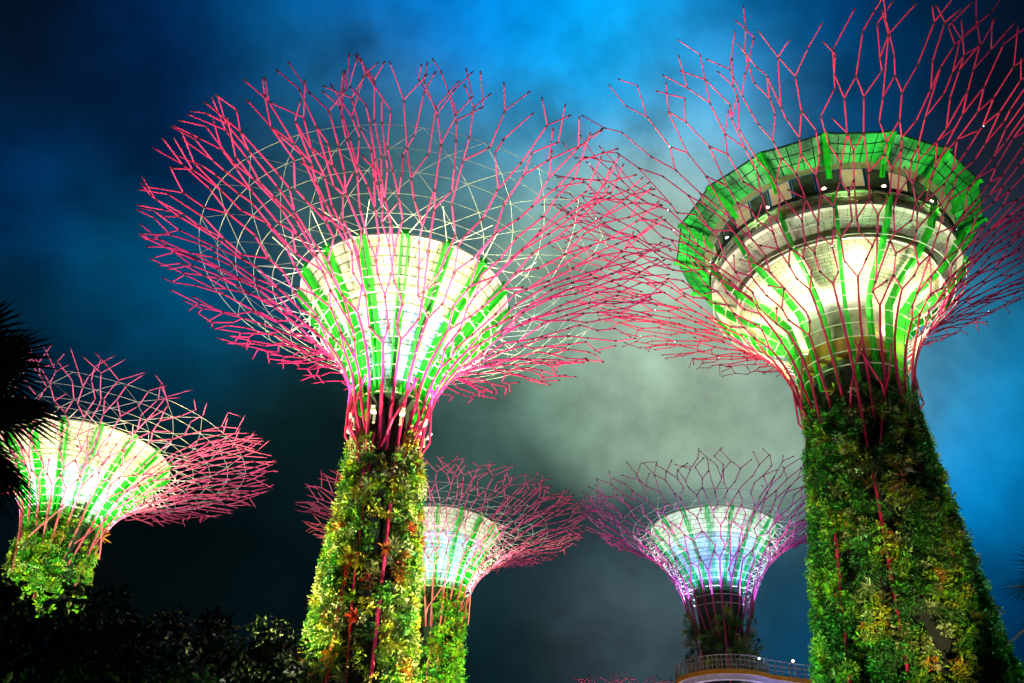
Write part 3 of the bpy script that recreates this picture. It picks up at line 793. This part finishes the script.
# ------------------------------------------------------------------ elevated walkway round tree C
cx, cy = C['loc']; sky_root = empty('skyway', (cx, cy, 0)); tag(sky_root, 'curved elevated walkway with amber edge and railing round the purple supertree', 'walkway')
ZD = 21.1; hw = .5
line = []
rw_ = 3.45
for q in range(33):      # from behind left, round the near side, to the right
    a = R(150) + R(165) * q / 32; line.append(Vector((rw_ * math.cos(a), rw_ * math.sin(a), ZD)))
last = line[-1]; d = (line[-1] - line[-2]).normalized()
tgt = Vector((34, 2.0, ZD))
for q in range(1, 25):
    t = q / 24; e = last + d * 6 * t * (1 - t) ** 2 * 2; line.append(e.lerp(tgt, t * t * (3 - 2 * t) * .35 + t * .65))
def strip(offs, z0, z1, pts=line):
    m = MB(); rows = []
    for i, p_ in enumerate(pts):
        d = (pts[min(i + 1, len(pts) - 1)] - pts[max(i - 1, 0)]); d.z = 0; d.normalize(); s_ = Vector((d.y, -d.x, 0))
        rows.append([p_ + s_ * offs[0] + Vector((0, 0, z0)), p_ + s_ * offs[1] + Vector((0, 0, z0)), p_ + s_ * offs[1] + Vector((0, 0, z1)), p_ + s_ * offs[0] + Vector((0, 0, z1))])
    for r1 in rows: m.v += r1
    for i in range(len(rows) - 1):
        for k in range(4): m.f.append((i * 4 + k, i * 4 + (k + 1) % 4, (i + 1) * 4 + (k + 1) % 4, (i + 1) * 4 + k)); m.m.append(0)
    return m
strip((-hw, hw), -.12, 0).build('deck', DECKWHITE, sky_root)
strip((hw + .003, hw + .10), -.22, .12).build('edge_beam', DECKORANGE, sky_root)
strip((-hw - .10, -hw - .003), -.22, .12).build('edge_beam', DECKORANGE, sky_root)
strip((-.22, .22), -.55, -.125).build('spine_beam', DECKWHITE, sky_root)
for off in (hw + .05, -hw - .05):
    pts = []
    for i, p_ in enumerate(line):
        d = (line[min(i + 1, len(line) - 1)] - line[max(i - 1, 0)]).normalized(); pts.append(p_ + Vector((d.y, -d.x, 0)) * off)
    for h in (1.2, .8, .45):
        m = MB(); m.tube([q + Vector((0, 0, h)) for q in pts], .035 if h > 1 else .018, 4); m.build('handrail' if h > 1 else 'rail_wire', RAILM, sky_root)
    acc = 0; lastp = pts[0]; cnt = 0
    for i in range(len(pts) - 1):
        seg_ = (pts[i + 1] - pts[i]).length; nn_ = max(1, round(seg_ / .75))
        for k in range(nn_):
            q = pts[i].lerp(pts[i + 1], k / nn_); m = MB(); m.tube([q + Vector((0, 0, .1)), q + Vector((0, 0, 1.22))], .038, 4); m.build('baluster', RAILM, sky_root)
# suspended lower truss on the straight stretch
trs = line[34:]
m = MB(); m.tube([q + Vector((0, 0, -1.6)) for q in trs], .09, 6); m.build('lower_chord', DECKWHITE, sky_root)
for i in range(len(trs) - 1):
    m = MB(); m.tube([trs[i] + Vector((0, 0, -.3)), trs[i + 1] + Vector((0, 0, -1.6))], .045, 4); m.tube([trs[i + 1] + Vector((0, 0, -.3)), trs[i + 1] + Vector((0, 0, -1.6))], .035, 4); m.build('truss_strut', RAILM, sky_root)
for k, (dx, dy, gm) in enumerate(((1.9, -3.4, COOLGLOW), (4.6, -3.1, LAMPGLOW))):
    lp = empty('walkway_lamp', (cx + dx, cy + dy, ZD)); tag(lp, ('white lamp on the walkway beside the purple supertree trunk', 'warm lamp on the walkway further right of the purple supertree')[k], 'lamp')
    m = MB(); m.tube([(0, 0, 0), (0, 0, 1.1)], .04, 6); m.build('lamp_post', RAILM, lp)
    m = MB(); m.lathe([(0, 1.05), (.085, 1.1), (.10, 1.18), (0, 1.26)], 10); m.build('lamp_head', gm, lp)
for q in (2, 8, 14, 20, 26, 31):
    p_ = line[q] + Vector((cx, cy, -2.6)); pp = line[q] * 1.0; point(p_ + Vector((pp.x * .22, pp.y * .22, 0)), 26, (1, .86, .85), .2)
for q in (36, 42, 48, 54): point(line[q] + Vector((cx, cy, -2.6)), 30, (1, .85, .8), .2)

# ------------------------------------------------------------------ ordinary trees, dark in the night
def broad_tree(loc, h, r, n, label, seed, lean=0, cat='tree', group='dark broadleaf trees along the bottom edge'):
    rng = random.Random(seed); t = empty('broadleaf_tree', (*loc, 0)); tag(t, label, cat, group)
    m = MB(); m.tube([(0, 0, 0), (.1, .1, h * .25), (.2, 0, h * .5)], [.38, .3, .22], 10)
    cl = []
    for k in range(46):
        v = rvec(rng); q = rng.uniform(.45, 1)
        c = Vector((v.x * r * q, v.y * r * q, h * .66 + v.z * h * .30 * q)); cl.append((c, rng.uniform(.14, .30) * r))
    for k in range(9):
        c = cl[k][0]; m.tube([(.2, 0, h * (.36 + .012 * k)), (c * .5 + Vector((0, 0, h * .3)))[:], c[:]], [.16, .09, .03], 6)
    m.build('trunk', BARK, t)
    m = MB()
    for i in range(n):
        c, s = rng.choice(cl); v = rvec(rng) * (rng.random() ** .4) * s; v.z *= .75
        leaf(m, rng, c + v, (rvec(rng) + Vector((0, 0, -.3))).normalized(), rvec(rng), rng.uniform(.22, .42), rng.uniform(.05, .10), 1 if rng.random() < .35 else 0)
    m.build('crown', NIGHTLEAF, t)
def atdir(dx, dy, D): k = D / math.hypot(dx, dy); return (dx * k, dy * k)
broad_tree(atdir(-.46, .89, 28), 10.6, 4.6, 15000, 'dark leafy tree filling the bottom left corner', 5)
broad_tree(atdir(-.385, .92, 30), 10.2, 3.6, 9000, 'low dark tree right of the corner tree', 6)
broad_tree(atdir(-.31, .95, 38), 13.6, 3.9, 10000, 'dark rounded tree with highest top along the bottom edge', 7)
broad_tree(atdir(-.235, .97, 40), 13.6, 3.7, 9000, 'dark tree left of the tall pink supertree trunk', 8)
broad_tree(atdir(-.33, .945, 31), 10.2, 3.0, 8000, 'low faintly lit tree in front of the taller dark rounded tree', 9)
spot((-13, 20, .5), (-9, 35, 10), 3200, (.5, 1, .25), 60)
spot((-22, 14, .5), (-14, 27, 9), 2000, (.7, 1, .35), 60)

def fan_palm(loc, h, label, seed, fr=2.2, n=26, group='fan palms at the picture edges'):
    rng = random.Random(seed); t = empty('fan_palm', (*loc, 0)); tag(t, label, 'palm', group)
    m = MB(); m.tube([(0, 0, 0), (.05, 0, h * .5), (0, .05, h)], [.24, .19, .17], 12)
    for k in range(int(h / .3)): m.lathe([(.2, k * .3), (.235, k * .3 + .05), (.2, k * .3 + .1)], 10)
    m.build('trunk', BARK, t)
    for k in range(n):
        a = k * 2.39996; el = R(68 - 118 * (k / n)) + rng.uniform(-.1, .1)
        d = Vector((math.cos(a) * math.cos(el), math.sin(a) * math.cos(el), math.sin(el)))
        st_ = fr * rng.uniform(.42, .55); c0 = Vector((0, 0, h)); c1 = c0 + d * st_ + Vector((0, 0, -.12 * st_))
        m = MB(); m.tube([c0, c0 + d * st_ * .5, c1], [.03, .022, .015], 5)
        sd = d.cross(Vector((0, 0, 1))).normalized(); nr = sd.cross(d).normalized()
        for i in range(34):
            b = R(-105 + 210 * i / 33); dd = (d * math.cos(b) + sd * math.sin(b)).normalized(); ln = fr * .62 * (1 - .25 * abs(b) / 2) * rng.uniform(.9, 1.06)
            w_ = dd.cross(nr).normalized() * .022 * fr / 2
            q1 = c1 + dd * ln * .6 - nr * .02; q2 = c1 + dd * ln + Vector((0, 0, -.16 * ln)); q0 = c1
            m.quad(q0 - w_ * .3, q1 - w_ * 1.1, q1 + w_ * 1.1 + nr * .015, q0 + w_ * .3); m.tri(q1 - w_ * 1.1, q2, q1 + w_ * 1.1 + nr * .015)
        m.build('frond', NIGHTLEAF[0], t)
fan_palm((-11.15, 14.9), 9.75, 'dark fan palm with drooping fronds at the left edge', 3, 2.9, 40)
fan_palm((15.4, 23.6), 10.3, 'fan palm frond tips poking in at the right edge', 4, 2.2, 22)
